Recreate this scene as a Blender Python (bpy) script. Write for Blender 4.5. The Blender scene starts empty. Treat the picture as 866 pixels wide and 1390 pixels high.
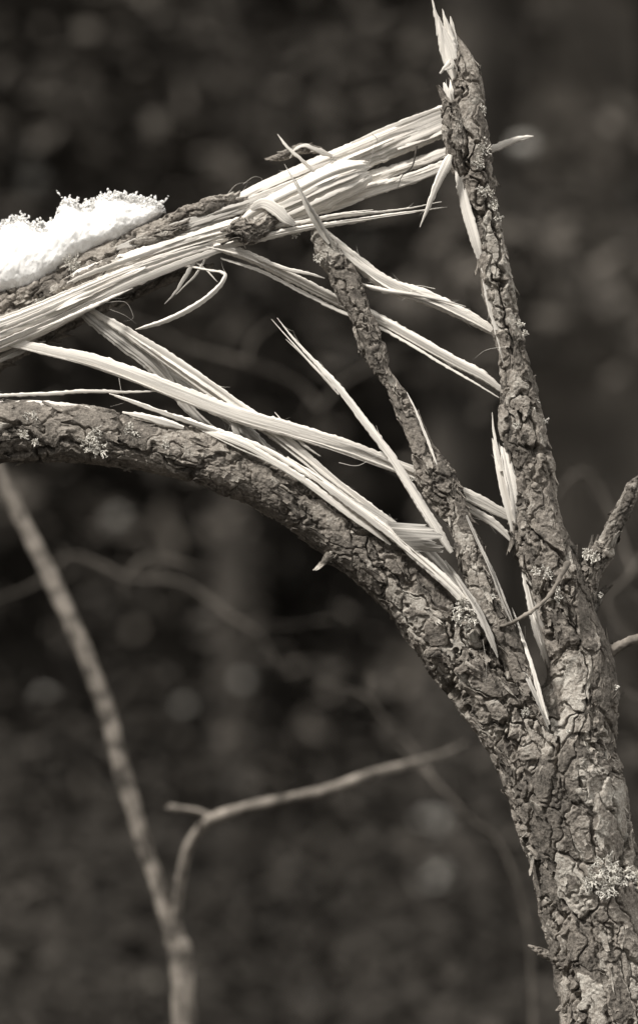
import bpy, math, random
import numpy as np

R = math.radians
random.seed(7)
rng = np.random.default_rng(7)

# ------------------------------------------------------------------ camera, world, sun, exposure
sc = bpy.context.scene
EYE = 1.60            # camera height
D = 3.0               # distance to the broken tree
S = 0.70 / 866.0      # metres per photo pixel in the plane of the tree
cam_d = bpy.data.cameras.new('camera')
cam = bpy.data.objects.new('camera', cam_d)
sc.collection.objects.link(cam)
cam.location = (0, -D, EYE)
cam.rotation_euler = (R(90), 0, 0)
cam_d.sensor_fit = 'VERTICAL'
cam_d.sensor_height = 36
cam_d.lens = 36 * D / (1390 * S)
cam_d.clip_end = 500
cam_d.clip_start = 0.05
cam_d.dof.use_dof = True
cam_d.dof.focus_distance = D - 0.035
cam_d.dof.aperture_fstop = 1.8
sc.camera = cam

SUN_EL, SUN_AZ = 50, -56     # azimuth measured from the camera's back, towards the left
world = bpy.data.worlds.new('World'); sc.world = world
world.use_nodes = True
nt = world.node_tree
bg = nt.nodes['Background']
sky = nt.nodes.new('ShaderNodeTexSky'); sky.sky_type = 'NISHITA'; sky.sun_disc = False
sky.sun_elevation = R(SUN_EL)
sky.sun_rotation = R(180 - SUN_AZ * -1)
sky.air_density = 1.6; sky.dust_density = 4.0
hs = nt.nodes.new('ShaderNodeHueSaturation'); hs.inputs['Saturation'].default_value = 0.0
tint = nt.nodes.new('ShaderNodeMixRGB'); tint.blend_type = 'MULTIPLY'; tint.inputs[0].default_value = 1
tint.inputs[2].default_value = (1.0, 0.965, 0.91, 1)
nt.links.new(sky.outputs[0], hs.inputs['Color']); nt.links.new(hs.outputs[0], tint.inputs[1])
nt.links.new(tint.outputs[0], bg.inputs[0])
bg.inputs[1].default_value = 0.072

sun_d = bpy.data.lights.new('sun', 'SUN')
sun = bpy.data.objects.new('sun', sun_d); sc.collection.objects.link(sun)
sun_d.energy = 3.9; sun_d.angle = R(6); sun_d.color = (1.0, 0.955, 0.89)
sun.rotation_euler = (R(90 - SUN_EL), 0, R(SUN_AZ))
sun.location = (-4, -6, 8)

sc.view_settings.view_transform = 'Standard'
sc.view_settings.look = 'None'
sc.view_settings.exposure = 0.62
sc.view_settings.gamma = 1

# ------------------------------------------------------------------ helpers
def W(px, py, d=0.0):
    """photo pixel at depth d behind the tree's plane -> world point"""
    k = (D + d) / D
    return np.array([(px - 433) * S * k, d, EYE - (py - 695) * S * k])

def _hash(ix, iy, iz, seed):
    with np.errstate(over='ignore'):
        h = (ix.astype(np.uint32) * np.uint32(374761393) + iy.astype(np.uint32) * np.uint32(668265263)
             + iz.astype(np.uint32) * np.uint32(2147483647 - 1234567) + np.uint32((seed * 974711 + 12345) & 0xffffffff))
        h = (h ^ (h >> np.uint32(13))) * np.uint32(1274126177)
        h = (h ^ (h >> np.uint32(16))) * np.uint32(2246822519)
        h = h ^ (h >> np.uint32(13))
    return h

def _r(h, k=0):
    with np.errstate(over='ignore'):
        h = (h + np.uint32(k * 2654435 + 1)) * np.uint32(3266489917)
        h = h ^ (h >> np.uint32(15))
        h = h * np.uint32(668265263)
        h = h ^ (h >> np.uint32(14))
    return (h & np.uint32(0xffffff)).astype(np.float32) / float(0x1000000)

def vnoise(p, seed=0):
    """value noise 3D in [-1,1]"""
    p = p.astype(np.float32); pi = np.floor(p).astype(np.int32); f = p - pi
    f = f * f * f * (f * (f * 6 - 15) + 10)
    out = 0
    for dx in (0, 1):
        wx = f[:, 0] if dx else 1 - f[:, 0]
        for dy in (0, 1):
            wy = f[:, 1] if dy else 1 - f[:, 1]
            for dz in (0, 1):
                wz = f[:, 2] if dz else 1 - f[:, 2]
                out = out + wx * wy * wz * _r(_hash(pi[:, 0] + dx, pi[:, 1] + dy, pi[:, 2] + dz, seed))
    return out * 2 - 1

def fbm(p, seed=0, octv=4, gain=0.5):
    a, t, s = 1.0, 0, 0
    for o in range(octv):
        t = t + a * vnoise(p * (2 ** o) + 17.3 * o, seed + o); s += a; a *= gain
    return t / s

def voro(p, seed=0):
    p = p.astype(np.float32); pi = np.floor(p).astype(np.int32)
    n = len(p)
    f1 = np.full(n, 9.0, np.float32); f2 = np.full(n, 9.0, np.float32)
    hid = np.zeros(n, np.uint32); off = np.zeros((n, 3), np.float32)
    for dx in (-1, 0, 1):
        for dy in (-1, 0, 1):
            for dz in (-1, 0, 1):
                cx, cy, cz = pi[:, 0] + dx, pi[:, 1] + dy, pi[:, 2] + dz
                h = _hash(cx, cy, cz, seed)
                v = np.stack([p[:, 0] - cx - _r(h, 1), p[:, 1] - cy - _r(h, 2), p[:, 2] - cz - _r(h, 3)], 1)
                d = (v * v).sum(1)
                new = d < f1
                f2 = np.where(new, f1, np.minimum(f2, d))
                f1 = np.where(new, d, f1)
                hid = np.where(new, h, hid)
                off[new] = v[new]
    return np.sqrt(f1), np.sqrt(f2), hid, off

def sstep(a, b, x):
    t = np.clip((x - a) / (b - a), 0, 1)
    return t * t * (3 - 2 * t)

def catmull(ctrl, n_sub=24):
    c = np.array(ctrl, float)
    a = np.vstack([2 * c[0] - c[1], c, 2 * c[-1] - c[-2]])
    out = []
    t = np.linspace(0, 1, n_sub, endpoint=False)[:, None]
    for i in range(1, len(a) - 2):
        p0, p1, p2, p3 = a[i - 1], a[i], a[i + 1], a[i + 2]
        out.append(0.5 * ((2 * p1) + (-p0 + p2) * t + (2 * p0 - 5 * p1 + 4 * p2 - p3) * t ** 2 + (-p0 + 3 * p1 - 3 * p2 + p3) * t ** 3))
    out.append(c[-1][None])
    return np.vstack(out)

def resample(curve, step):
    """curve (n,k) with xyz first; step metres or callable(z)"""
    d = np.linalg.norm(np.diff(curve[:, :3], axis=0), axis=1)
    s = np.concatenate([[0], np.cumsum(d)])
    if callable(step):
        ss = [0.0]
        while ss[-1] < s[-1]:
            z = np.interp(ss[-1], s, curve[:, 2]); x = np.interp(ss[-1], s, curve[:, 0]); ss.append(ss[-1] + step(x, z))
        ss = np.array(ss[:-1] + [s[-1]])
    else:
        ss = np.linspace(0, s[-1], max(3, int(s[-1] / step) + 1))
    return ss, np.stack([np.interp(ss, s, curve[:, k]) for k in range(curve.shape[1])], 1)

def frames(p, ref=(0, -1, 0)):
    t = np.gradient(p, axis=0)
    t /= np.linalg.norm(t, axis=1)[:, None] + 1e-12
    ref = np.array(ref, float)
    b = np.cross(t, ref); ln = np.linalg.norm(b, axis=1)[:, None]
    b = b / np.maximum(ln, 1e-6)           # in the picture plane, across the branch
    n = np.cross(b, t)                      # towards ref
    return t, b, n

class MB:
    def __init__(self): self.v, self.f, self.a, self.n = [], [], [], 0
    def add(self, v, f, a=None):
        v = np.asarray(v, float).reshape(-1, 3); f = np.asarray(f, np.int64).reshape(-1, 4)
        self.v.append(v); self.f.append(f + self.n)
        if a is None: a = np.zeros((len(v), 3))
        self.a.append(np.asarray(a, float)); self.n += len(v)
    def arrays(self): return np.vstack(self.v), np.vstack(self.f), np.vstack(self.a)
    def build(self, name, mat, parent=None, smooth=True, label=None):
        v, f, a = self.arrays()
        org = np.zeros(3)
        q_ = parent
        while q_ is not None: org = org + np.array(q_.location); q_ = q_.parent
        me = bpy.data.meshes.new(name)
        # degenerate quads (last index repeated) become triangles
        tri = f[:, 3] == f[:, 2]
        q, t = f[~tri], f[tri][:, :3]
        idx = np.concatenate([q.ravel(), t.ravel()])
        me.vertices.add(len(v)); me.vertices.foreach_set('co', (v - org).astype(np.float32).ravel())
        me.loops.add(len(idx)); me.loops.foreach_set('vertex_index', idx.astype(np.int32))
        nf = len(q) + len(t)
        st = np.concatenate([np.arange(len(q)) * 4, len(q) * 4 + np.arange(len(t)) * 3])
        me.polygons.add(nf); me.polygons.foreach_set('loop_start', st.astype(np.int32))
        me.update(calc_edges=True); me.validate()
        if smooth and len(me.polygons): me.polygons.foreach_set('use_smooth', np.ones(len(me.polygons), bool))
        at = me.attributes.new('fib', 'FLOAT_VECTOR', 'POINT')
        at.data.foreach_set('vector', a.astype(np.float32).ravel())
        me.materials.append(mat)
        o = bpy.data.objects.new(name, me); sc.collection.objects.link(o)
        if parent is not None: o.parent = parent
        if label: o['label'] = label
        return o

def grid_faces(ns, nc, wrap=True):
    i = np.arange(ns - 1)[:, None]; j = np.arange(nc if wrap else nc - 1)[None, :]
    j2 = (j + 1) % nc
    return np.stack([i * nc + j, i * nc + j2, (i + 1) * nc + j2, (i + 1) * nc + j], -1).reshape(-1, 4)

def thing(name, loc, label, cat, group=None):
    o = bpy.data.objects.new(name, None); sc.collection.objects.link(o)
    o.location = loc; o.empty_display_size = 0.1
    o['label'] = label; o['category'] = cat
    if group: o['group'] = group
    return o

# ------------------------------------------------------------------ materials
def mat(name, rough=0.85, spec=0.3):
    m = bpy.data.materials.new(name); m.use_nodes = True
    n = m.node_tree.nodes; b = n['Principled BSDF']
    b.inputs['Roughness'].default_value = rough
    b.inputs['Specular IOR Level'].default_value = spec
    return m, n, m.node_tree.links, b

def ramp(n, l, src, stops):
    r = n.new('ShaderNodeValToRGB')
    e = r.color_ramp.elements
    while len(e) < len(stops): e.new(0.5)
    for k, (p, c) in enumerate(stops):
        e[k].position = p; e[k].color = (c[0], c[1], c[2], 1)
    l.new(src, r.inputs[0]); return r

def sep(g, w=(1.0, 0.90, 0.79)):    # sepia grey: the whole place is seen in one warm grey
    return (g * w[0], g * w[1], g * w[2])

def noise(n, l, vec, scale, detail=5, rough=0.6):
    t = n.new('ShaderNodeTexNoise'); t.inputs['Scale'].default_value = scale
    t.inputs['Detail'].default_value = detail; t.inputs['Roughness'].default_value = rough
    if vec is not None: l.new(vec, t.inputs['Vector'])
    return t

def bark_mat(name, lo, hi, gain=1.0):
    m, n, l, b = mat(name, 0.88, 0.25)
    at = n.new('ShaderNodeAttribute'); at.attribute_name = 'fib'
    tc = n.new('ShaderNodeTexCoord')
    sx = n.new('ShaderNodeSeparateXYZ'); l.new(at.outputs['Vector'], sx.inputs[0])
    n1 = noise(n, l, tc.outputs['Object'], 70, 7, 0.7)
    n2 = noise(n, l, tc.outputs['Object'], 14, 3, 0.5)
    n3 = noise(n, l, tc.outputs['Object'], 380, 5, 0.75)
    def mul(a, k):
        q = n.new('ShaderNodeMath'); q.operation = 'MULTIPLY'; l.new(a, q.inputs[0]); q.inputs[1].default_value = k; return q.outputs[0]
    def add(a, c):
        q = n.new('ShaderNodeMath'); q.operation = 'ADD'; l.new(a, q.inputs[0]); l.new(c, q.inputs[1]); return q.outputs[0]
    s = add(add(mul(sx.outputs[0], 0.18), mul(n1.outputs[0], 0.40)), add(mul(n2.outputs[0], 0.12), mul(n3.outputs[0], 0.42)))
    r = ramp(n, l, s, [(0.38, sep(lo * .5)), (0.50, sep((lo + hi) * 0.44)), (0.60, sep(hi)), (0.72, sep(hi * 1.8, (1, .95, .86)))])
    l.new(r.outputs[0], b.inputs['Base Color'])
    bp = n.new('ShaderNodeBump'); bp.inputs['Strength'].default_value = 0.9; bp.inputs['Distance'].default_value = 0.0022
    l.new(add(mul(n1.outputs[0], 1.2), n3.outputs[0]), bp.inputs['Height']); l.new(bp.outputs[0], b.inputs['Normal'])
    return m

BARK = bark_mat('bark', 0.055, 0.27)
BARK_DARK = bark_mat('dark bark', 0.03, 0.11)
BARK_FINE = bark_mat('young bark', 0.07, 0.22)

def wood_mat(name, lo, hi):
    m, n, l, b = mat(name, 0.6, 0.3)
    at = n.new('ShaderNodeAttribute'); at.attribute_name = 'fib'
    mp = n.new('ShaderNodeMapping'); l.new(at.outputs['Vector'], mp.inputs[0])
    mp.inputs['Scale'].default_value = (1300, 10, 30)
    n1 = noise(n, l, mp.outputs[0], 1.0, 4, 0.6)
    mp2 = n.new('ShaderNodeMapping'); l.new(at.outputs['Vector'], mp2.inputs[0])
    mp2.inputs['Scale'].default_value = (220, 9, 30)
    n2 = noise(n, l, mp2.outputs[0], 1.0, 3, 0.5)
    q = n.new('ShaderNodeMath'); q.operation = 'ADD'; l.new(n1.outputs[0], q.inputs[0]); l.new(n2.outputs[0], q.inputs[1])
    q2 = n.new('ShaderNodeMath'); q2.operation = 'MULTIPLY'; l.new(q.outputs[0], q2.inputs[0]); q2.inputs[1].default_value = 0.5
    w = (1, .955, .885)
    r = ramp(n, l, q2.outputs[0], [(0.30, sep(lo * 0.3, w)), (0.40, sep(lo, w)), (0.56, sep(hi, w)), (0.75, sep(hi * 1.05, w))])
    l.new(r.outputs[0], b.inputs['Base Color'])
    bp = n.new('ShaderNodeBump'); bp.inputs['Strength'].default_value = 0.7; bp.inputs['Distance'].default_value = 0.0011
    l.new(q2.outputs[0], bp.inputs['Height']); l.new(bp.outputs[0], b.inputs['Normal'])
    return m

WOOD = wood_mat('fresh split wood', 0.54, 0.82)
WOOD_DIM = wood_mat('weathered split wood', 0.24, 0.48)

def plain_mat(name, g, g2=None, scale=8, w=(1.0, .90, .79), rough=0.9):
    m, n, l, b = mat(name, rough, 0.15)
    tc = n.new('ShaderNodeTexCoord')
    n1 = noise(n, l, tc.outputs['Object'], scale, 5, 0.6)
    r = ramp(n, l, n1.outputs[0], [(0.35, sep(g, w)), (0.65, sep(g2 or g, w))])
    l.new(r.outputs[0], b.inputs['Base Color'])
    return m

LICHEN = plain_mat('pale lichen', 0.42, 0.74, 90, (1, .965, .89))
TWIG = plain_mat('grey twig bark', 0.10, 0.30, 40)
SAPLING = plain_mat('mottled sapling bark', 0.05, 0.30, 38)
LEAF = plain_mat('conifer needles', 0.012, 0.15, 1.1)  # pale noise blotches painted in as leaf patches lit by the sun
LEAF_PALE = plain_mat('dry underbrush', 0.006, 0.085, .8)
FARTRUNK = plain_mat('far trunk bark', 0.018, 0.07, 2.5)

def snow_mat():
    m, n, l, b = mat('snow', 0.45, 0.4)
    b.inputs['Base Color'].default_value = (0.94, 0.93, 0.91, 1)
    b.inputs['Subsurface Weight'].default_value = 0.6
    b.inputs['Subsurface Radius'].default_value = (0.012, 0.012, 0.012)
    b.inputs['Subsurface Scale'].default_value = 1.0
    tc = n.new('ShaderNodeTexCoord'); n1 = noise(n, l, tc.outputs['Object'], 420, 3, 0.6)
    bp = n.new('ShaderNodeBump'); bp.inputs['Strength'].default_value = 0.4; bp.inputs['Distance'].default_value = 0.001
    l.new(n1.outputs[0], bp.inputs['Height']); l.new(bp.outputs[0], b.inputs['Normal'])
    return m
SNOW = snow_mat()

# ------------------------------------------------------------------ bark surfaces
def bark_height(q, cell, seed, elong=.5):
    """overlapping bark scales on straightened coordinates q (metres): height 0..~1 and a scale id"""
    wv = np.stack([fbm(q / (cell * 1.1) + k * 31.7, seed + 5 * k, 3) for k in range(3)], 1)
    w = q + wv * cell * 0.75
    H = 0.16 + 0.14 * fbm(w / (cell * 0.8), seed + 60, 3)
    idv = np.full(len(q), 0.25)
    cover = fbm(q / (cell * 4.0), seed + 71, 2)
    crack = 0
    for li, (cs, base, amp, tilt) in enumerate([(2.6, .42, .24, .26), (1.35, .34, .46, .42), (0.62, .22, .52, .40)]):
        p = w / (cell * cs) * np.array([1, 1, elong])
        f1, f2, h, off = voro(p, seed + 100 * li)
        e = f2 - f1
        thr = 0.03 + 0.17 * _r(h, 5)
        if li < 2: crack = crack + (1 - sstep(0.02, 0.085 if li else .065, e)) * (.35 + .95 * _r(h, 13)) * np.clip(.9 + cover * 1.2, .25, 1.3)
        ins = sstep(thr, thr + 0.07 * 1.4 / (cs + .4), e)
        tv = np.stack([_r(h, 6) - .5, _r(h, 7) - .5, _r(h, 8) - .5], 1)
        hh = base + amp * _r(h, 9) + tilt * (off * tv).sum(1) * 2
        if li == 2: hh = hh + 0.25 * cover - 0.12
        cand = hh * ins
        win = cand > H
        idv = np.where(win, _r(h, 11), idv)
        H = np.where(win, cand, H)
    T = fbm(w / (cell * .75) * np.array([1, 1, .6]), seed + 81, 4, .55) * 4.5
    fl = np.floor(T); H = H + .085 * (fl + sstep(.72, 1.0, T - fl))       # papery layers
    H = H - 1.05 * np.minimum(crack, 1.5)
    return H, idv

def bark_tube(mb, ctrl, cell=0.018, amp=0.004, res=0.00078, seed=1, shards=0, flat=1.0, wob=0.055, shard_len=0.009, zcut=None, arc=None, elong=.40):
    """ctrl rows: px, py, depth, radius_px.  arc=(a0,a1): only an open bark sheet over these angles (radians, 0 = camera side, +pi/2 = +b side)"""
    pts = []
    for (px, py, d, r) in ctrl:
        k = (D + d) / D
        pts.append(list(W(px, py, d)) + [r * S * k])
    cv = catmull(pts)
    step = (lambda x, z: res if (z > 1.0 and abs(x) < .37) else 0.007)
    ss, c = resample(cv, step)
    P, rad = c[:, :3], np.maximum(c[:, 3], 0.0008)
    t, b, n = frames(P)
    rmax = np.percentile(rad, 90)
    ns = len(P)
    if arc is None:
        nc = max(12, int(2 * math.pi * rmax / res)); nf_ = int(nc * .6); nk = max(6, int(nc * .4 / 3.5)); h_ = .6 * math.pi     # finer towards the camera side
        ang = np.concatenate([np.linspace(-h_, h_, nf_, endpoint=False), np.linspace(h_, 2 * math.pi - h_, nk, endpoint=False)]); nc = len(ang)
    else:
        nc = max(6, int((arc[1] - arc[0]) * rmax / res)); ang = np.linspace(arc[0], arc[1], nc)
    ca, sa = np.cos(ang), np.sin(ang)
    A, Sg = np.meshgrid(ang, ss)
    rr = rad[:, None] * np.ones_like(A)
    q = np.stack([rr * np.cos(A), rr * np.sin(A), Sg], -1).reshape(-1, 3)
    low = fbm(q / max(rmax * 1.3, 0.01) + seed * 3.1, seed + 900, 3).reshape(ns, nc)
    H, idv = bark_height(q, cell, seed, elong)
    H = H.reshape(ns, nc)
    endf = np.clip(rr / (amp * 2.5), 0.1, 1)
    fine = fbm(q / 0.0035, seed + 40, 3).reshape(ns, nc)
    r2 = rr * (1 + wob * low) + (H - 0.55) * amp * endf + fine * 0.0008 * endf
    dirv = n[:, None, :] * (np.cos(A) * flat)[..., None] + b[:, None, :] * np.sin(A)[..., None]
    V = P[:, None, :] + dirv * r2[..., None]
    f = grid_faces(ns, nc, arc is None)
    mb.add(V.reshape(-1, 3), f, np.stack([idv, q[:, 2], q[:, 1]], 1))
    for e, row in ((0, 0), (-1, ns - 1)):       # close the ends
        if arc is None:
            cvt = P[row][None] ; ring = V[row]
            vv = np.vstack([ring, cvt]); kk = np.arange(nc)
            ff = np.stack([kk, (kk + 1) % nc, np.full(nc, nc), np.full(nc, nc)], 1)
            mb.add(vv, ff, np.full((len(vv), 3), .3))
    # loose flakes standing off the bark
    idg = idv.reshape(ns, nc)
    for _ in range(int(shards * 1.15)):
        i = random.randrange(ns); j = random.randrange(nf_)
        p = V[i, j]
        if p[2] < 1.0 or abs(p[0]) > .38 or random.random() > rad[i] / rmax: continue
        nn = dirv[i, j] / np.linalg.norm(dirv[i, j]); tt = t[i] * random.choice((-1, 1)); bb = np.cross(nn, tt)
        L = shard_len * random.choice((.6, .8, 1.1, 1.6)) * random.uniform(.7, 1.3); Wd = shard_len * random.uniform(.35, .95)
        lift = random.uniform(.05, .42); sk = random.uniform(-.5, .5)
        g = 5; uu, vv = np.meshgrid(np.linspace(-.25, 1, g), np.linspace(-1, 1, g), indexing='ij')
        wd = Wd * .5 * (1 - 0.5 * np.clip(uu, 0, 1) ** 2 * random.uniform(.3, 1.6))
        js = rng.normal(0, .12, (g, g, 2))
        top = p + tt * ((uu + js[..., 0]) * L)[..., None] + bb * ((vv + js[..., 1]) * wd + sk * uu * L * .4)[..., None] + nn * (lift * np.clip(uu, 0, 1) ** 1.6 * L - .0005 + .06 * L * (1 - vv ** 2) + js[..., 0] * L * .25)[..., None]
        bot = top - nn * 0.0009
        vs = np.vstack([top.reshape(-1, 3), bot.reshape(-1, 3)])
        gf = grid_faces(g, g, False)
        fs = [gf, gf[:, ::-1] + g * g]
        bd = [k for k in range(g)] + [k * g + g - 1 for k in range(1, g)] + [(g - 1) * g + k for k in range(g - 2, -1, -1)] + [k * g for k in range(g - 2, 0, -1)]
        bd = np.array(bd); b2 = np.roll(bd, -1)
        fs.append(np.stack([bd, b2, b2 + g * g, bd + g * g], 1))
        mb.add(vs, np.vstack(fs), np.tile([[float(np.clip(idg[i, j] + random.uniform(-.15, .2), 0, 1)), ss[i], 0]], (len(vs), 1)))
    return V

# ------------------------------------------------------------------ split wood
_sn = [0]
def sliver(mb, ctrl, thick=0.5, grooves=0.22, hairs=0, jag=0.0, n=None, step=0.0014, twist=0.0, wob=0.0, hair_len=0.012):
    """ctrl rows: px, py, depth, width_px.  A split piece of wood with fibres running along it."""
    _sn[0] += 1; seed = _sn[0]
    pts = []
    for (px, py, d, w) in ctrl:
        k = (D + d) / D
        pts.append(list(W(px, py, d)) + [max(w, .6) * S * k / 2])
    ss, c = resample(catmull(pts), step)
    P, rad = c[:, :3].copy(), np.maximum(c[:, 3], 0.00028)
    Lt = ss[-1]
    if wob:
        o = np.stack([ss / 0.05, np.full_like(ss, seed * 1.7), np.zeros_like(ss)], 1)
        P[:, 2] += vnoise(o, 3) * wob * S; P[:, 0] += vnoise(o + 9, 4) * wob * S
    t, b, nn = frames(P)
    rmax = rad.max()
    if n is None: n = int(np.clip(2 * math.pi * rmax / 0.0009, 8, 150))
    ang = np.arange(n) / n * 2 * math.pi
    A, Sg = np.meshgrid(ang, ss)
    tw = twist * Sg / max(Lt, .001) + vnoise(np.array([[seed * 2.3, 0, 0]]), 8)[0] * .5
    # grooves: ridges that keep their place across the section and drift slowly along it
    gq = np.stack([np.cos(A) * rmax / 0.0014 + seed * 5.1, np.sin(A) * rmax / 0.0014, Sg / 0.4], -1).reshape(-1, 3)
    g = fbm(gq, seed + 300, 3, .6).reshape(A.shape)
    g2 = vnoise(np.stack([np.cos(A) * rmax / 0.006 + seed, np.sin(A) * rmax / 0.006, Sg / 0.35], -1).reshape(-1, 3), seed + 7).reshape(A.shape)
    prof = 1 + grooves * (.42 * g + .75 * np.round(g2 * 2.2) / 2.2)
    ph = _r(np.array([seed], np.uint32), 2)[0] * 6.28     # split wood is angular, not round
    pw = 1 / np.maximum(np.abs(np.cos(A)) ** 3.2 + np.abs(np.sin(A)) ** 3.2, 1e-6) ** (1 / 3.2)
    pw = pw * (1 + .13 * np.cos(3 * A + ph) + .07 * np.cos(5 * A + 2 * ph))
    prof = prof * pw * .93
    ex = rad[:, None] * np.sin(A) * prof; ey = rad[:, None] * thick * np.cos(A) * prof
    # ragged ends: fibres stop at different lengths
    dv = 0
    if jag:
        jn = vnoise(np.stack([np.cos(ang) * rmax / .0022 + seed, np.sin(ang) * rmax / .0022, np.zeros(n)], 1), seed + 21)
        endw = sstep(Lt - max(jag * 1.6, .004), Lt, ss)[:, None]
        dv = endw * (jn[None, :] * jag)
    # torn edges: short barbs and steps instead of a clean outline
    def barbs(k):
        x_ = ss / random.uniform(.007, .014) + k * 7.7; fr = x_ - np.floor(x_)
        a_ = _r(_hash(np.floor(x_).astype(np.int64), np.full(len(x_), k), np.full(len(x_), seed), 3), 1) ** 2
        return a_ * (fr if (seed + k) % 2 else 1 - fr) + .5 * vnoise(np.stack([ss / .0035, ss * 0 + k, ss * 0 + seed], 1), 12)
    ebar = np.minimum(rad * .5, .0011)
    eR, eL = barbs(1) * ebar, barbs(2) * ebar
    sA = np.sin(A)
    ex = ex + np.where(sA > 0, sstep(.6, 1, sA) * eR[:, None], -sstep(.6, 1, -sA) * eL[:, None])
    ct, st = np.cos(tw), np.sin(tw)
    fx = ex * ct - ey * st; fy = ex * st + ey * ct
    V = P[:, None, :] + b[:, None, :] * fx[..., None] + nn[:, None, :] * fy[..., None] + t[:, None, :] * (dv if jag else 0 * A)[..., None]
    at = np.stack([A * rad[:, None].mean(), Sg, np.full_like(A, seed * .37)], -1).reshape(-1, 3)
    ns = len(ss)
    mb.add(V.reshape(-1, 3), grid_faces(ns, n), at)
    for row in (0, ns - 1):
        vv = np.vstack([V[row], V[row].mean(0)[None]]); kk = np.arange(n)
        mb.add(vv, np.stack([kk, (kk + 1) % n, np.full(n, n), np.full(n, n)], 1), np.tile(at[0], (n + 1, 1)))
    for _ in range(int(hairs * .55)):                      # torn fibres lifting off the edge
        i = random.randrange(1, ns - 1); side = random.choice((-1, 1))
        p0 = P[i] + b[i] * side * rad[i] * .9
        L = hair_len * random.uniform(.25, 1.3); dr = t[i] * random.choice((-1, 1, 1)) * random.uniform(.5, 1) + b[i] * side * random.uniform(.04, .28) + nn[i] * random.uniform(-.3, .4)
        dr /= np.linalg.norm(dr)
        cu = b[i] * side * random.choice((-.35, -.15, .1, .3)) * L + nn[i] * random.uniform(-.3, .3) * L
        hair(mb, [p0 + dr * L * u + cu * u * u for u in np.linspace(0, 1, 5)], random.uniform(.00018, .0004))
    return P, rad

def hair(mb, pts, r):
    pts = np.array(pts); t, b, nn = frames(pts)
    k = len(pts); rr = r * (1 - np.linspace(0, .85, k))[:, None]
    ring = [pts + b * rr, pts - b * rr * .5 + nn * rr * .8, pts - b * rr * .5 - nn * rr * .8]
    V = np.stack(ring, 1).reshape(-1, 3)
    mb.add(V, grid_faces(k, 3), np.tile([[.3, .1, .2]], (len(V), 1)) * random.random())

def strand_set(mb, path, count, spread, w=(2, 6), dz=0.006, seg=(0.25, 0.8), thick=.5, hairs=1):
    """thin loose fibres lying along a beam (its surface, same mesh)"""
    cv = catmull([list(p) for p in path], 30)
    n = len(cv)
    for _ in range(count):
        L = int(n * random.uniform(*seg)); i0 = random.randrange(0, max(1, n - L))
        idx = np.linspace(i0, i0 + L - 1, 5).astype(int)
        o = random.uniform(-1, 1); ww = random.uniform(*w) * random.choice((.5, .8, 1.3, 2.0))
        dvx = random.uniform(-.06, .06)
        rows = []
        for k, i in enumerate(idx):
            x, y, d, wd = cv[i]
            a, c = cv[max(0, i - 1)], cv[min(n - 1, i + 1)]
            tx, ty = c[0] - a[0], c[1] - a[1]; ln = math.hypot(tx, ty) + 1e-6
            oo = (o + dvx * (k - 2) / 2) * wd * .5 * spread
            dep = d - wd * S * .5 * thick * math.sqrt(max(0, 1 - min(1, (o * .9)) ** 2)) - random.uniform(0, dz)
            rows.append((x - ty / ln * oo, y + tx / ln * oo, dep, ww * [.3, .9, 1, .8, .2][k]))
        sliver(mb, rows, thick=.15, grooves=.15, hairs=hairs if random.random() < .4 else 0, step=.004)

# ================================================================== THE BROKEN TREE
base = W(880, 700, 0.0); base[2] = 0
tree = thing('broken_tree', tuple(base), 'broken pine tree with scaly bark, its splintered top bent over to the left', 'tree')

# trunk with the standing right-hand stem
mb = MB()
trunk_ctrl = [(611, 46, .012, 5), (618, 62, .010, 11), (626, 85, .006, 17), (632, 112, .004, 22), (632, 150, .002, 27), (635, 200, .0, 31), (645, 240, .0, 26), (658, 290, 0, 20),
    (667, 340, 0, 20), (675, 390, 0, 20), (686, 440, 0, 19), (697, 490, 0, 19), (704, 540, 0, 24), (713, 590, 0, 28), (722, 640, 0, 28), (727, 690, 0, 30),
    (737, 740, 0, 36), (756, 790, 0, 38), (773, 840, 0, 38), (787, 890, 0, 43), (788, 930, .0, 49), (780, 970, .0, 58), (768, 1010, .0, 69), (766, 1050, .0, 77),
    (776, 1100, 0, 77), (788, 1150, 0, 72), (800, 1200, 0, 74), (812, 1250, 0, 75), (825, 1300, 0, 77), (845, 1400, 0, 82), (862, 1520, 0, 86), (875, 1800, 0, 92), (878, 2200, 0, 100), (880, 2560, 0, 118), (880, 2690, 0, 150)]
ctrl_tr = trunk_ctrl
bark_tube(mb, ctrl_tr, cell=.019, amp=.0068, seed=11, shards=420, zcut=1.0, shard_len=.010)
# swollen bark collar under the splintered top, curling out to the left
bark_tube(mb, [(604, 132, -.012, 4), (612, 150, -.014, 13), (616, 180, -.014, 16), (622, 208, -.012, 12), (628, 228, -.008, 4)], cell=.013, amp=.004, seed=19, shards=40, shard_len=.008)
bark_tube(mb, [(683, 520, -.006, 4), (690, 560, -.006, 12), (692, 585, -.006, 14), (704, 640, -.008, 14), (708, 700, -.008, 16), (712, 750, -.006, 16), (730, 790, -.004, 6)], cell=.014, amp=.004, seed=23, shards=50, shard_len=.009)
P_TRUNK = mb.build('trunk', BARK, tree)

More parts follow.
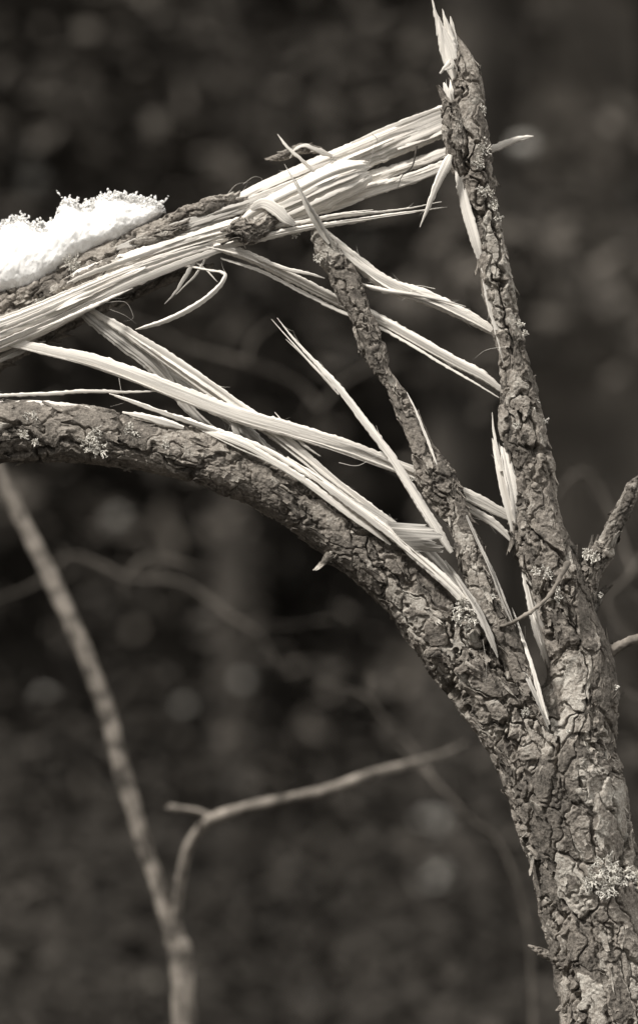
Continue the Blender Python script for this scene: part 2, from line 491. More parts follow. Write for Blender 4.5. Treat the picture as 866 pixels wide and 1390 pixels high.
# arched limb sweeping to the left
mb = MB()
limb_ctrl = [(-330, 640, .05, 34), (-160, 604, .03, 38), (-30, 589, .0, 41), (50, 587, 0, 41), (120, 590, 0, 39), (200, 604, 0, 34), (260, 616, 0, 37), (310, 632, 0, 39), (355, 652, 0, 36),
    (400, 680, 0, 36), (450, 715, 0, 37), (500, 752, 0, 40), (545, 790, 0, 42), (580, 830, .0, 47), (620, 878, .0, 50), (662, 932, .0, 50), (700, 985, 0, 52), (735, 1045, 0, 56), (760, 1110, .01, 52), (780, 1180, .02, 40)]
bark_tube(mb, limb_ctrl, cell=.019, amp=.0060, seed=31, shards=300, shard_len=.010)
# burl on the underside of the limb
bark_tube(mb, [(574, 832, -.02, 3), (583, 836, -.026, 12), (592, 842, -.028, 16), (602, 846, -.024, 13), (612, 850, -.02, 4)], cell=.010, amp=.0035, seed=37, shards=30, shard_len=.006)
P_LIMB = mb.build('limb', BARK, tree, label='bark covered limb arching away to the left')

# split middle stem
mb = MB()
mid_ctrl = [(424, 300, .0, 2), (433, 322, 0, 12), (445, 345, 0, 16), (460, 367, 0, 18), (475, 395, -.002, 19), (488, 422, -.004, 15), (499, 452, -.006, 18), (511, 484, -.008, 16), (521, 506, -.01, 10),
    (534, 526, -.012, 10), (547, 550, -.014, 13), (560, 577, -.016, 14), (574, 610, -.018, 16), (590, 645, -.02, 26), (605, 674, -.022, 23), (625, 712, -.026, 17), (638, 750, -.03, 19), (651, 788, -.034, 20),
    (668, 826, -.038, 18), (686, 865, -.042, 17), (706, 910, -.045, 14), (726, 952, -.046, 11), (742, 985, -.046, 5)]
bark_tube(mb, mid_ctrl, cell=.014, amp=.0042, seed=43, shards=210, flat=.7, shard_len=.008)
P_STEM = mb.build('stem', BARK, tree, label='split middle stem of bark and wood rising to a point')

# bent over top: bark core of the fallen upper limb
mb = MB()
bark_tube(mb, [(-420, 650, .08, 46), (-200, 545, .06, 44), (-60, 458, .045, 42), (0, 431, .04, 40), (60, 408, .036, 41), (110, 384, .034, 40), (160, 358, .032, 37), (215, 333, .03, 33), (262, 308, .03, 28), (305, 292, .03, 24), (350, 272, .034, 14), (385, 258, .04, 4)],
          cell=.016, amp=.0042, seed=51, shards=140, shard_len=.008)
bark_tube(mb, [(-120, 545, .06, 12), (-30, 498, .055, 17), (30, 468, .05, 16), (75, 448, .048, 12), (120, 428, .046, 8), (180, 402, .05, 6), (235, 376, .05, 7), (290, 358, .05, 3)], cell=.012, amp=.005, seed=53, shards=60)
bark_tube(mb, [(310, 318, -.012, 4), (322, 312, -.016, 14), (334, 314, -.017, 17), (345, 318, -.016, 12), (372, 298, -.010, 8), (384, 290, -.006, 2)], cell=.012, amp=.004, seed=57, shards=40, flat=.6)
bark_tube(mb, [(176, 330, .004, 2), (200, 323, -.002, 8), (226, 316, -.004, 9), (252, 306, -.002, 7), (268, 300, .004, 2)], cell=.011, amp=.004, seed=81, shards=24, flat=.5, shard_len=.006)
bark_tube(mb, [(228, 300, .014, 3), (250, 290, .006, 10), (280, 281, .004, 12), (305, 272, .008, 9), (325, 264, .014, 3)], cell=.012, amp=.004, seed=83, shards=24, flat=.6, shard_len=.006)
bark_tube(mb, [(60, 400, .006, 3), (90, 386, -.002, 8), (125, 370, -.004, 9), (160, 352, .0, 7), (180, 343, .006, 2)], cell=.012, amp=.004, seed=85, shards=24, flat=.5, shard_len=.006)
bark_tube(mb, [(366, 216, .03, 3), (385, 212, .03, 6), (405, 203, .03, 7), (430, 203, .03, 5), (440, 207, .03, 1)], cell=.008, amp=.004, seed=59, shards=25, shard_len=.006)
P_FALLEN = mb.build('fallen_limb', BARK, tree, label='broken top of the tree hanging down to the left under snow')

# ---- torn wood slabs along the fallen limb
def slab(name, path, thick, strands, label=None, m=WOOD, jag=.004, grooves=.26, hairs=6, w=(2, 6), dz=.004, seg=(.25, .8), st_thick=None):
    mb = MB()
    sliver(mb, path, thick=thick, grooves=grooves, hairs=hairs, jag=jag, n=None)
    if strands: strand_set(mb, path, int(strands * .45), .95, w=w, dz=dz, seg=seg, thick=thick)
    return mb.build(name, m, tree, label=label)

slab('torn_wood', [(295, 292, .028, 14), (340, 268, .026, 26), (420, 236, .026, 36), (500, 203, .028, 38), (560, 178, .03, 39), (612, 157, .032, 38)], .45, 26, hairs=41)
slab('torn_wood', [(320, 308, .03, 16), (400, 276, .03, 24), (470, 254, .03, 24), (530, 234, .03, 14), (575, 218, .03, 13), (612, 205, .03, 13)], .5, 18, hairs=22)
slab('torn_wood', [(380, 300, .02, 8), (440, 280, .02, 16), (500, 260, .02, 17), (555, 244, .02, 14), (615, 220, .012, 12)], .5, 10, hairs=12)
slab('torn_wood', [(318, 312, .004, 12), (360, 292, .0, 36), (410, 270, -.002, 46), (455, 248, -.002, 46), (482, 238, .0, 40), (492, 234, .002, 32), (498, 232, .005, 26)], .42, 22, jag=.006, hairs=16, label='pale blunt ended slab of split wood')
slab('torn_wood', [(-330, 620, .04, 40), (-150, 520, .025, 44), (-40, 468, .008, 42), (40, 437, .0, 40), (110, 405, -.002, 34), (180, 373, -.002, 26), (250, 348, -.002, 20), (310, 330, 0, 14), (350, 322, 0, 4)], .4, 30, hairs=16)
slab('torn_wood', [(10, 432, .018, 2), (70, 400, .010, 6), (110, 380, .0, 24), (180, 354, .0, 22), (250, 330, .0, 22), (310, 312, .0, 22), (380, 296, .0, 18), (440, 284, .004, 4)], .45, 18, hairs=8, m=WOOD)
slab('torn_wood', [(150, 340, .006, 4), (210, 322, .004, 14), (270, 302, .002, 18), (330, 282, .006, 14), (390, 258, .014, 4)], .5, 10, m=WOOD_DIM)
slab('torn_wood', [(-60, 500, .03, 26), (0, 478, .03, 22), (35, 462, .03, 14), (62, 448, .03, 3)], .4, 6, m=WOOD_DIM)

# ---- the long splinters, each its own piece:  (label, thickness, hairs, [rows])
def splinter(rows, thick=.5, hairs=5, m=WOOD, label=None, strands=0, grooves=.22, jag=0, twist=0, wob=1.5):
    mb = MB()
    sliver(mb, rows, thick=thick, hairs=hairs, grooves=grooves, jag=jag, twist=twist, wob=wob)
    if strands: strand_set(mb, rows, int(strands * .6 + .5), 1.0, w=(1.2, 4), dz=.003, thick=thick)
    return mb.build('splinter', m, tree, label=label)

SP = [
 # the long pale bar crossing from the left edge to the standing stem
 dict(rows=[(-150, 418, .03, 9), (-40, 452, .01, 10), (40, 470, .0, 11), (130, 490, -.006, 15), (220, 524, -.012, 17), (320, 562, -.018, 18), (400, 585, -.018, 18), (480, 610, -.014, 17), (560, 642, -.008, 15), (625, 668, .0, 14), (660, 685, .004, 14), (698, 706, .006, 9)], hairs=41, strands=8, label='long pale splinter running from the left edge to the standing stem'),
 dict(rows=[(600, 668, .008, 6), (640, 692, .006, 9), (672, 712, .004, 9), (700, 740, .002, 5)], hairs=8),
 # the spear that leans across the middle
 dict(rows=[(376, 431, .0, .8), (400, 462, -.004, 3), (430, 495, -.01, 6), (455, 522, -.016, 9), (490, 566, -.022, 11), (530, 620, -.028, 12), (560, 668, -.03, 13), (590, 716, -.03, 13), (612, 750, -.028, 7)], hairs=22, strands=3, label='pale spear shaped splinter with forked tip'),
 dict(rows=[(368, 432, -.002, .6), (398, 467, -.006, 2.2), (430, 503, -.012, 3.2), (455, 528, -.016, 3)], hairs=3),
 dict(rows=[(387, 460, -.002, .6), (410, 482, -.008, 2.2), (440, 514, -.014, 3), (460, 535, -.017, 2)], hairs=2),
 # upper pair tied to the standing stem
 dict(rows=[(392, 282, .0, 5), (420, 300, .004, 10), (446, 322, .006, 14), (490, 360, .008, 18), (530, 388, .008, 19), (575, 402, .006, 19), (620, 422, .004, 16), (652, 440, .002, 13), (678, 456, .0, 6)], hairs=41, strands=7),
 dict(rows=[(484, 384, .004, 3), (520, 394, .002, 6), (560, 400, -.002, 5), (600, 408, -.002, 3), (632, 416, -.002, .8)], hairs=4),
 dict(rows=[(250, 328, .002, 6), (300, 336, -.002, 13), (350, 352, -.002, 14), (410, 382, .002, 14), (465, 410, .01, 13), (510, 430, .012, 13), (560, 458, .010, 13), (620, 492, .006, 13), (655, 510, .002, 12), (682, 530, .0, 6)], hairs=32, strands=6, label='long splinter passing behind the middle stem to the standing stem'),
 dict(rows=[(300, 350, .0, 2), (360, 372, 0, 5), (430, 408, .006, 5), (520, 447, .01, 4), (600, 495, .006, 4), (678, 540, .002, 1.5)], hairs=4),
 dict(rows=[(330, 342, -.004, 3), (382, 362, -.008, 5), (420, 371, -.008, 4), (440, 377, -.006, 1)], hairs=2),
 # twin straight prongs
 dict(rows=[(290, 336, -.004, 6), (340, 326, -.008, 10), (400, 312, -.01, 9), (480, 300, -.012, 6), (550, 290, -.012, 3), (605, 282, -.012, .8)], hairs=5, strands=3),
 dict(rows=[(300, 322, -.002, 4), (380, 306, -.006, 6), (450, 295, -.008, 5), (540, 284, -.008, 2.5), (598, 275, -.008, .7)], hairs=4),
 dict(rows=[(340, 312, -.004, 3), (400, 302, -.008, 5), (460, 291, -.01, 3), (507, 284, -.01, .7)], hairs=1),
 # spikes off the fallen limb
 dict(rows=[(378, 183, -.004, .8), (392, 201, -.004, 4), (408, 215, -.002, 5), (424, 230, .004, 5), (432, 240, .008, 3)], hairs=1, label='short spike pointing up and left above the torn limb'),
 dict(rows=[(386, 222, -.03, .6), (404, 254, -.026, 3), (420, 288, -.02, 6), (436, 315, -.012, 8), (446, 330, -.01, 4)], hairs=2),
 dict(rows=[(398, 240, -.03, .6), (415, 272, -.026, 3), (432, 300, -.018, 5), (450, 328, -.012, 4)], hairs=1, m=WOOD_DIM),
 dict(rows=[(394, 214, .006, 1), (400, 203, .002, 3), (412, 197, .0, 4), (426, 202, .004, 6), (440, 208, .012, 7), (452, 212, .02, 3)], hairs=3, label='small curled shaving on top of the torn limb'),
 dict(rows=[(340, 284, -.006, 5), (356, 276, -.012, 12), (372, 282, -.016, 14), (388, 296, -.018, 12), (400, 304, -.016, 5)], thick=.35, hairs=2, label='bent fold of split wood'),
 dict(rows=[(612, 210, -.02, 6), (606, 224, -.022, 13), (595, 246, -.022, 10), (583, 276, -.02, 6), (570, 309, -.018, .8)], hairs=3, label='sharp spike hanging down from the standing stem'),
 dict(rows=[(630, 212, .024, 6), (664, 203, .022, 10), (690, 193, .022, 9), (708, 187, .022, 7), (724, 185, .022, 1)], hairs=4, label='pale splinter poking out to the right of the standing stem'),
 # wood laid bare along the left edge of the standing stem
 dict(rows=[(616, 216, -.006, 4), (623, 240, -.01, 10), (634, 285, -.01, 13), (645, 325, -.01, 13), (652, 350, -.008, 7)], hairs=6),
 dict(rows=[(652, 345, -.006, 4), (662, 395, -.008, 9), (670, 430, -.008, 10), (679, 470, -.008, 9), (685, 499, -.006, 3)], hairs=8),
 dict(rows=[(702, 742, -.008, 6), (696, 700, -.012, 14), (687, 660, -.012, 17), (680, 630, -.012, 15), (675, 606, -.010, 11)], hairs=8, jag=.012, strands=2),
 dict(rows=[(702, 712, -.014, 6), (698, 680, -.018, 13), (692, 650, -.018, 15), (686, 622, -.016, 12), (683, 608, -.014, 9)], hairs=4, jag=.010, strands=2),
 dict(rows=[(683, 602, -.008, 1), (693, 632, -.016, 7), (700, 660, -.016, 8), (707, 690, -.012, 3)], hairs=1, m=WOOD_DIM),
 dict(rows=[(667, 560, -.008, .7), (669, 585, -.010, 3), (673, 610, -.014, 5), (680, 640, -.016, 6)], hairs=2, label='thin upright needle of wood beside the standing stem'),
 dict(rows=[(706, 752, .0, 4), (716, 795, -.004, 12), (726, 835, -.006, 16), (736, 870, -.004, 14), (744, 905, .002, 5)], hairs=6, m=WOOD, strands=3, label='upright split wood between the two stems'),
 # long fibres down the lower crotch
 dict(rows=[(694, 825, -.02, 1), (708, 862, -.04, 4), (722, 905, -.052, 5), (735, 955, -.056, 5), (745, 984, -.054, 1.5)], hairs=3),
 dict(rows=[(702, 845, -.03, .8), (714, 880, -.045, 3), (728, 925, -.055, 4), (742, 975, -.058, 2)], hairs=2),
 dict(rows=[(698, 880, -.03, 1), (712, 915, -.05, 5), (728, 950, -.056, 5), (744, 990, -.054, 1)], hairs=2, m=WOOD_DIM),
 # edge of the split middle stem
 dict(rows=[(551, 533, -.018, .8), (563, 558, -.022, 3), (576, 590, -.026, 4), (589, 622, -.03, 3), (594, 634, -.03, 1)], hairs=2, label='thin splinter standing off the middle stem'),
 dict(rows=[(632, 700, -.034, 2), (648, 735, -.04, 4), (662, 765, -.046, 4), (678, 805, -.05, 4), (694, 845, -.052, 2)], hairs=5, m=WOOD_DIM, strands=3),
 dict(rows=[(640, 716, -.034, 1), (656, 750, -.04, 3), (670, 780, -.044, 4), (686, 815, -.05, 3), (700, 850, -.05, 1)], hairs=4, m=WOOD_DIM),
 dict(rows=[(604, 762, -.03, 3), (624, 790, -.038, 7), (646, 826, -.048, 8), (664, 862, -.052, 6), (676, 892, -.052, 2)], hairs=4, m=WOOD_DIM, strands=4),
 # the dull twisted band and its continuation
 dict(rows=[(95, 406, .02, 8), (125, 428, .012, 20), (165, 458, .008, 24), (205, 488, .006, 24), (232, 520, .008, 16), (262, 558, .008, 13), (295, 585, .004, 8), (318, 598, 0, 4)], thick=.35, hairs=10, m=WOOD_DIM, strands=7, label='greyish band of wood dropping from the fallen limb'),
 dict(rows=[(118, 418, .010, 5), (165, 446, .0, 12), (220, 482, -.004, 18), (270, 516, -.006, 20), (320, 552, -.006, 20), (370, 585, -.008, 18), (410, 618, -.01, 16), (455, 656, -.012, 14), (500, 688, -.012, 14), (545, 716, -.01, 5)], thick=.4, hairs=38, strands=14),
 dict(rows=[(200, 482, .012, 5), (240, 512, .01, 12), (290, 548, .008, 16), (330, 580, .004, 18), (362, 610, .0, 14), (395, 630, -.004, 5)], thick=.35, hairs=10, m=WOOD_DIM, strands=5),
 dict(rows=[(310, 555, -.01, 4), (316, 575, -.014, 8), (322, 592, -.014, 8), (330, 606, -.012, 3)], hairs=4, m=WOOD_DIM),
 # thin level fibre
 dict(rows=[(-60, 540, .02, 3), (0, 536, .0, 4), (60, 534, -.008, 4.5), (110, 532, -.01, 5), (170, 531, -.012, 3.5), (232, 531, -.012, .7)], hairs=3, label='thin level splinter just above the arched limb'),
 dict(rows=[(150, 535, -.012, 1), (185, 546, -.014, 5), (230, 562, -.018, 6), (280, 579, -.02, 7), (340, 600, -.024, 8), (400, 634, -.03, 6), (430, 654, -.03, 2)], hairs=6, strands=2),
 # bare wood laid along the top of the arched limb
 dict(rows=[(-40, 550, .0, 5), (40, 548, -.01, 8), (90, 551, -.012, 8), (122, 553, -.01, 2)], hairs=2),
 dict(rows=[(165, 559, -.012, 2), (195, 565, -.018, 8), (225, 573, -.02, 11), (250, 580, -.02, 4)], hairs=3, m=WOOD),
 dict(rows=[(268, 580, -.016, 3), (310, 597, -.026, 11), (350, 614, -.03, 11), (390, 636, -.032, 10), (430, 664, -.032, 9), (470, 694, -.032, 10), (505, 720, -.033, 8), (530, 740, -.032, 3)], hairs=10, strands=4),
 dict(rows=[(390, 620, -.022, 4), (430, 648, -.03, 9), (475, 682, -.034, 12), (520, 715, -.036, 11), (560, 750, -.038, 11), (600, 784, -.042, 13), (624, 808, -.042, 11), (640, 828, -.040, 7), (652, 846, -.036, 2)], hairs=22, strands=6, label='long bare strip of wood along the top of the arched limb'),
 dict(rows=[(480, 680, -.02, 4), (520, 706, -.026, 14), (560, 735, -.03, 18), (590, 760, -.032, 16), (615, 790, -.034, 12), (640, 820, -.036, 4)], thick=.35, hairs=6, m=WOOD_DIM, strands=6),
 # the arc that springs back under the fallen limb
 dict(rows=[(248, 361, .0, 3), (280, 366, -.006, 3), (303, 370, -.01, 4), (303, 380, -.012, 6), (288, 398, -.012, 7), (262, 417, -.012, 8), (228, 434, -.01, 7), (200, 443, -.008, 5), (184, 447, -.006, 1)], hairs=3, label='springy curved splinter bent back under the fallen limb'),
 dict(rows=[(268, 350, .0, 4), (254, 372, -.004, 5), (238, 396, -.006, 3), (223, 413, -.006, .7)], hairs=2, m=WOOD_DIM),
 dict(rows=[(282, 348, .0, 3), (268, 372, -.004, 3), (252, 388, -.006, 2), (240, 400, -.006, .7)], hairs=1),
 dict(rows=[(258, 352, .0, 2), (280, 366, 0, 2.5), (292, 378, 0, 1.5), (296, 382, 0, .6)], hairs=0),
 dict(rows=[(50, 446, -.01, 1), (90, 432, -.016, 4), (140, 410, -.018, 5), (180, 392, -.016, 1)], hairs=3),
 dict(rows=[(-20, 500, .01, 3), (20, 480, .01, 6), (45, 468, .01, 5), (62, 463, .01, 1)], hairs=2, m=WOOD_DIM),
 dict(rows=[(290, 540, -.01, .8), (330, 560, -.014, 3), (350, 575, -.016, 4), (375, 592, -.016, 1)], hairs=2),
 dict(rows=[(372, 560, -.01, .8), (395, 585, -.014, 3), (418, 606, -.016, 3), (436, 618, -.016, .7)], hairs=2),
]
for s_ in SP: splinter(**s_)

# ragged sheet of wood torn up from the strip
def sheet(poly, d0, d1, name, label=None, th=.0012, m=None, axis=(.75, .66)):
    mb = MB(); g = 46
    xs, ys = [p[0] for p in poly], [p[1] for p in poly]
    e0, e1, c0, c1 = poly[0], poly[1], poly[3], poly[2]     # quad: two long edges e (upper) and c (lower)
    u, v = np.meshgrid(np.linspace(0, 1, g), np.linspace(0, 1, g), indexing='ij')
    jag = vnoise(np.stack([v.ravel() * 14, u.ravel() * 0, u.ravel() * 0], 1), 91).reshape(u.shape) * .5 + vnoise(np.stack([v.ravel() * 5, u.ravel() * 0, u.ravel() * 0 + 4], 1), 92).reshape(u.shape)
    uj = np.where(u > .5, u + (u - .5) * .45 * jag, u)
    X = (1 - uj) * ((1 - v) * e0[0] + v * c0[0]) + uj * ((1 - v) * e1[0] + v * c1[0])
    Y = (1 - uj) * ((1 - v) * e0[1] + v * c0[1]) + uj * ((1 - v) * e1[1] + v * c1[1])
    rid = vnoise(np.stack([v.ravel() * 22, u.ravel() * 1.2, u.ravel() * 0], 1), 93).reshape(u.shape)
    Dp = d0 + (d1 - d0) * u - .006 * np.sin(v * 3.1) * np.sin(u * 2.6) + rid * .00025
    k = (D + Dp) / D
    top_ = np.stack([(X - 433) * S * k, Dp, EYE - (Y - 695) * S * k], -1).reshape(-1, 3); bot_ = top_ + np.array([0, th, 0])
    gf = grid_faces(g, g, False)
    bd = [q for q in range(g)] + [q * g + g - 1 for q in range(1, g)] + [(g - 1) * g + q for q in range(g - 2, -1, -1)] + [q * g for q in range(g - 2, 0, -1)]
    bd = np.array(bd); b2 = np.roll(bd, -1)
    at = np.stack([v.ravel() * .03, u.ravel() * .05, 0 * u.ravel()], 1)
    mb.add(np.vstack([top_, bot_]), np.vstack([gf, gf[:, ::-1] + g * g, np.stack([bd, b2, b2 + g * g, bd + g * g], 1)]), np.vstack([at, at]))
    return mb.build(name, m or WOOD, tree, label=label)
sheet([(524, 708), (582, 712), (606, 750), (556, 748)], -.040, -.050, 'torn_wood', 'thin ragged sheet of wood torn up from the strip', m=WOOD_DIM)
# hair-fine loops of torn bast
def loose(pts, d, r=.0003, m_=None):
    cv = catmull([list(W(x, y, d)) for x, y in pts], 8); hair(m_ or mb, cv, r)
def bast(name, pts, d, r, m):
    mb = MB(); loose(pts, d, r, mb); mb.build(name, m, tree)
for a_ in [
    ([(141, 411), (170, 410), (181, 428), (178, 434), (168, 436)], -.005, .0004),
    ([(150, 420), (170, 428), (186, 440)], -.005, .0003),
    ([(505, 182), (507, 200), (501, 222)], .0, .0003),
    ([(330, 250), (345, 240), (356, 243), (352, 250)], .01, .0003),
    ([(310, 262), (322, 250), (340, 247)], .012, .0003),
    ([(162, 513), (165, 530), (170, 545), (150, 552)], -.01, .00035),
    ([(590, 392), (565, 388), (555, 400), (545, 408)], -.0, .0004),
    ([(460, 628), (485, 632), (510, 620), (530, 618)], -.03, .0006),
    ([(690, 470), (660, 475), (642, 488)], -.02, .0002),
    ([(655, 868), (660, 905), (657, 935)], -.05, .0002),
    ([(712, 850), (714, 890), (712, 930)], -.03, .0002),
]: bast('bast_fibre', *a_, WOOD)
for a_ in [
    ([(566, 198), (560, 225), (545, 240), (538, 262)], -.002, .0016),
    ([(505, 182), (512, 190), (506, 206)], .01, .0004),
]: bast('bast_strip', *a_, BARK_DARK)

# splintered crown of the standing stem
mb = MB()
for rows in [[(585, -6, -.004, .7), (590, 14, -.004, 4), (597, 36, -.002, 11), (606, 62, .0, 22), (612, 86, .0, 20), (616, 108, 0, 6)],
             [(600, 12, -.002, .7), (604, 28, -.002, 6), (608, 46, 0, 13), (612, 70, 0, 16), (620, 92, 0, 4)],
             [(611, 22, .002, .7), (613, 34, .002, 5), (614, 52, .002, 10), (618, 72, .002, 10)],
             [(594, 20, -.004, .7), (597, 40, -.004, 5), (600, 58, -.002, 9), (604, 78, 0, 8), (608, 96, 0, 2)],
             [(597, 100, -.01, 3), (603, 92, -.01, 5), (610, 84, -.006, 7)],
             [(600, 95, -.01, 1), (606, 94, -.01, 3), (612, 92, -.006, 3)],
             [(602, 112, -.012, 2), (606, 124, -.014, 9), (609, 138, -.014, 10), (612, 148, -.01, 4)],
             [(611, 108, -.012, 1), (612, 122, -.016, 6), (614, 140, -.014, 4)]]:
    sliver(mb, rows, thick=.4, hairs=2, grooves=.3, jag=.002)
mb.build('torn_wood', WOOD, tree, label='splintered pale tip of the standing stem')

# stubs and twigs
mb = MB()
bark_tube(mb, [(786, 822, .0, 20), (793, 798, .0, 18), (800, 775, .0, 17), (810, 757, .0, 17), (818, 745, .0, 18), (823, 738, 0, 13)], cell=.010, amp=.003, seed=61, shards=30)
P_STUB = mb.build('branch_stub', BARK, tree, label='snapped side branch standing up at the right')
mb2 = MB(); bark_tube(mb2, [(812, 756, .004, 10), (820, 740, .0, 12), (832, 716, .0, 12), (846, 690, .0, 12), (856, 668, .0, 11), (861, 657, 0, 8), (867, 647, .002, 3)], cell=.011, amp=.0022, seed=77, elong=.12, wob=.12, shards=14)
o = mb2.build('bare_end', bark_mat('greyed dead wood', .04, .20), P_STUB, label='dark weathered end of the snapped side branch')
o2 = None
def twig_tube(mb, rows, cell=.006, amp=.0008, seed=5, shards=0, res=.0016):
    bark_tube(mb, rows, cell=cell, amp=amp, seed=seed, shards=shards, res=res, wob=.12, shard_len=.003)
mb = MB(); twig_tube(mb, [(806, 910, .0, 9), (822, 890, .0, 9), (842, 876, -.004, 7), (870, 866, -.006, 6.5), (930, 858, -.0, 6), (1010, 866, .02, 4), (1060, 850, .03, 1)], seed=63)
mb.build('twig', TWIG, tree, label='smooth grey branch leaving the trunk to the right')
mb = MB(); twig_tube(mb, [(668, 852, -.045, 1.2), (688, 848, -.055, 2.6), (706, 839, -.06, 3), (724, 828, -.06, 3), (742, 812, -.055, 3), (754, 794, -.05, 3.2), (763, 778, -.044, 4), (770, 764, -.034, 5)], seed=65)
mb.build('twig', TWIG, tree, label='short curved twig crossing in front of the two stems')
mb = MB(); bark_tube(mb, [(577, 889, -.03, 5), (584, 887, -.032, 7.5), (600, 886, -.03, 7), (618, 892, -.03, 8), (640, 905, -.036, 12), (655, 915, -.03, 8)], cell=.009, amp=.0025, seed=67, shards=12)
mb.build('branch_stub', BARK, tree, label='blunt dead stub on the underside of the limb')
mb = MB(); bark_tube(mb, [(433, 772, -.02, 1.5), (439, 764, -.02, 4), (448, 755, -.018, 7), (462, 745, -.012, 10)], cell=.009, amp=.003, seed=69, shards=10)
mb.build('branch_stub', BARK, tree, label='tiny broken stub under the arched limb')
mb = MB(); bark_tube(mb, [(716, 1283, -.0, 1.5), (726, 1288, -.0, 4), (738, 1294, .0, 6), (755, 1300, .0, 7)], cell=.008, amp=.002, seed=71, shards=6)
mb.build('branch_stub', BARK, tree, label='small pale stub low on the left side of the trunk')
mb = MB(); bark_tube(mb, [(820, 800, .01, 2), (812, 812, .006, 6), (800, 830, .0, 9)], cell=.008, amp=.003, seed=73, shards=10)
mb.build('branch_stub', BARK_DARK, tree)

# ---- lichen tufts
def lichen(px, py, d, rpx, nrays=14, seed=0, up=None):
    mb = MB(); rs = random.Random(seed * 13 + 5)
    c = W(px, py, d); Rr = rpx * S
    def ribbon(p, dr, L, r, lvl):
        pts = [p]; dd = dr.copy()
        for k in range(4):
            dd = dd + np.array([rs.uniform(-.35, .35), rs.uniform(-.35, .2), rs.uniform(-.35, .35)]); dd /= np.linalg.norm(dd)
            pts.append(pts[-1] + dd * L / 4)
        hair_thick(mb, pts, r)
        if lvl > 0:
            for q in range(rs.choice((2, 3, 3))):
                i = rs.choice((1, 2, 3, 4)); nd = dd + np.array([rs.uniform(-1, 1), rs.uniform(-.6, .4), rs.uniform(-1, 1)]) * .9
                nd /= np.linalg.norm(nd); ribbon(pts[i], nd, L * rs.uniform(.45, .75), r * .8, lvl - 1)
    for k in range(nrays):
        a = k / nrays * 2 * math.pi + rs.uniform(-.3, .3)
        start = c + np.array([math.cos(a), 0, math.sin(a)]) * Rr * rs.uniform(0, .55)
        dr = np.array([math.cos(a), rs.uniform(-.9, -.15), math.sin(a)])
        if up is not None: dr = dr * .6 + np.array(up) * .6
        dr /= np.linalg.norm(dr)
        ribbon(start, dr, Rr * rs.uniform(.35, .75), .0007, 2)
    par = P_TRUNK if (px > 655 and d > -.045) or py > 900 or px > 740 else (P_LIMB if (px < 300 and py > 500) or (600 < px < 650 and py > 800) or 540 < px < 580 else (P_FALLEN if px < 200 else P_STEM))
    return mb.build('lichen', LICHEN, par)

def hair_thick(mb, pts, r):
    pts = np.array(pts); t, b, nn = frames(pts)
    k = len(pts); rr = r * np.array([1, 1, 1, .9, .5])[:k, None]
    ang = np.arange(4) / 4 * 2 * math.pi
    V = np.stack([pts + b * rr * math.cos(a) + nn * rr * math.sin(a) * .6 for a in ang], 1).reshape(-1, 3)
    mb.add(V, grid_faces(k, 4))

def limb_front(r_px): return -(r_px * S + .003)
LI = [(128, 590, -.034, 15), (136, 612, -.034, 13), (122, 604, -.034, 14), (176, 583, -.028, 11), (184, 592, -.028, 7), (42, 566, -.03, 13), (34, 590, -.034, 9), (48, 600, -.034, 7), (225, 604, -.03, 7),
      (98, 358, .0, 12), (106, 366, .0, 9), (433, 350, -.010, 8), (401, 318, -.004, 6), (630, 822, -.045, 15), (622, 838, -.045, 13), (640, 838, -.047, 12), (634, 852, -.047, 8),
      (713, 967, -.05, 9), (822, 1176, -.062, 20), (800, 1195, -.064, 18), (824, 1205, -.064, 20), (845, 1190, -.06, 14), (655, 205, -.022, 11), (650, 222, -.024, 8), (656, 192, -.02, 7), (662, 262, -.02, 10), (652, 258, -.022, 7),
      (670, 280, -.018, 9), (676, 295, -.015, 7), (705, 440, -.012, 8), (712, 452, -.012, 6), (722, 548, -.014, 9), (716, 560, -.018, 6), (738, 572, -.01, 6), (700, 578, -.03, 6), (743, 778, -.032, 10), (728, 776, -.034, 6),
      (755, 800, -.034, 9), (757, 812, -.034, 7), (796, 752, -.014, 12), (806, 758, -.016, 10), (833, 934, -.02, 7), (862, 1188, -.04, 12), (864, 1200, -.04, 9), (655, 150, -.015, 7), (770, 992, -.056, 4), (668, 810, -.05, 6), (560, 650, -.03, 3), (815, 808, -.012, 5)]
for i, (x, y, d, r) in enumerate(LI): lichen(x, y, d + .002, r * random.uniform(.7, .95), nrays=10 + int(r * .8), seed=i)

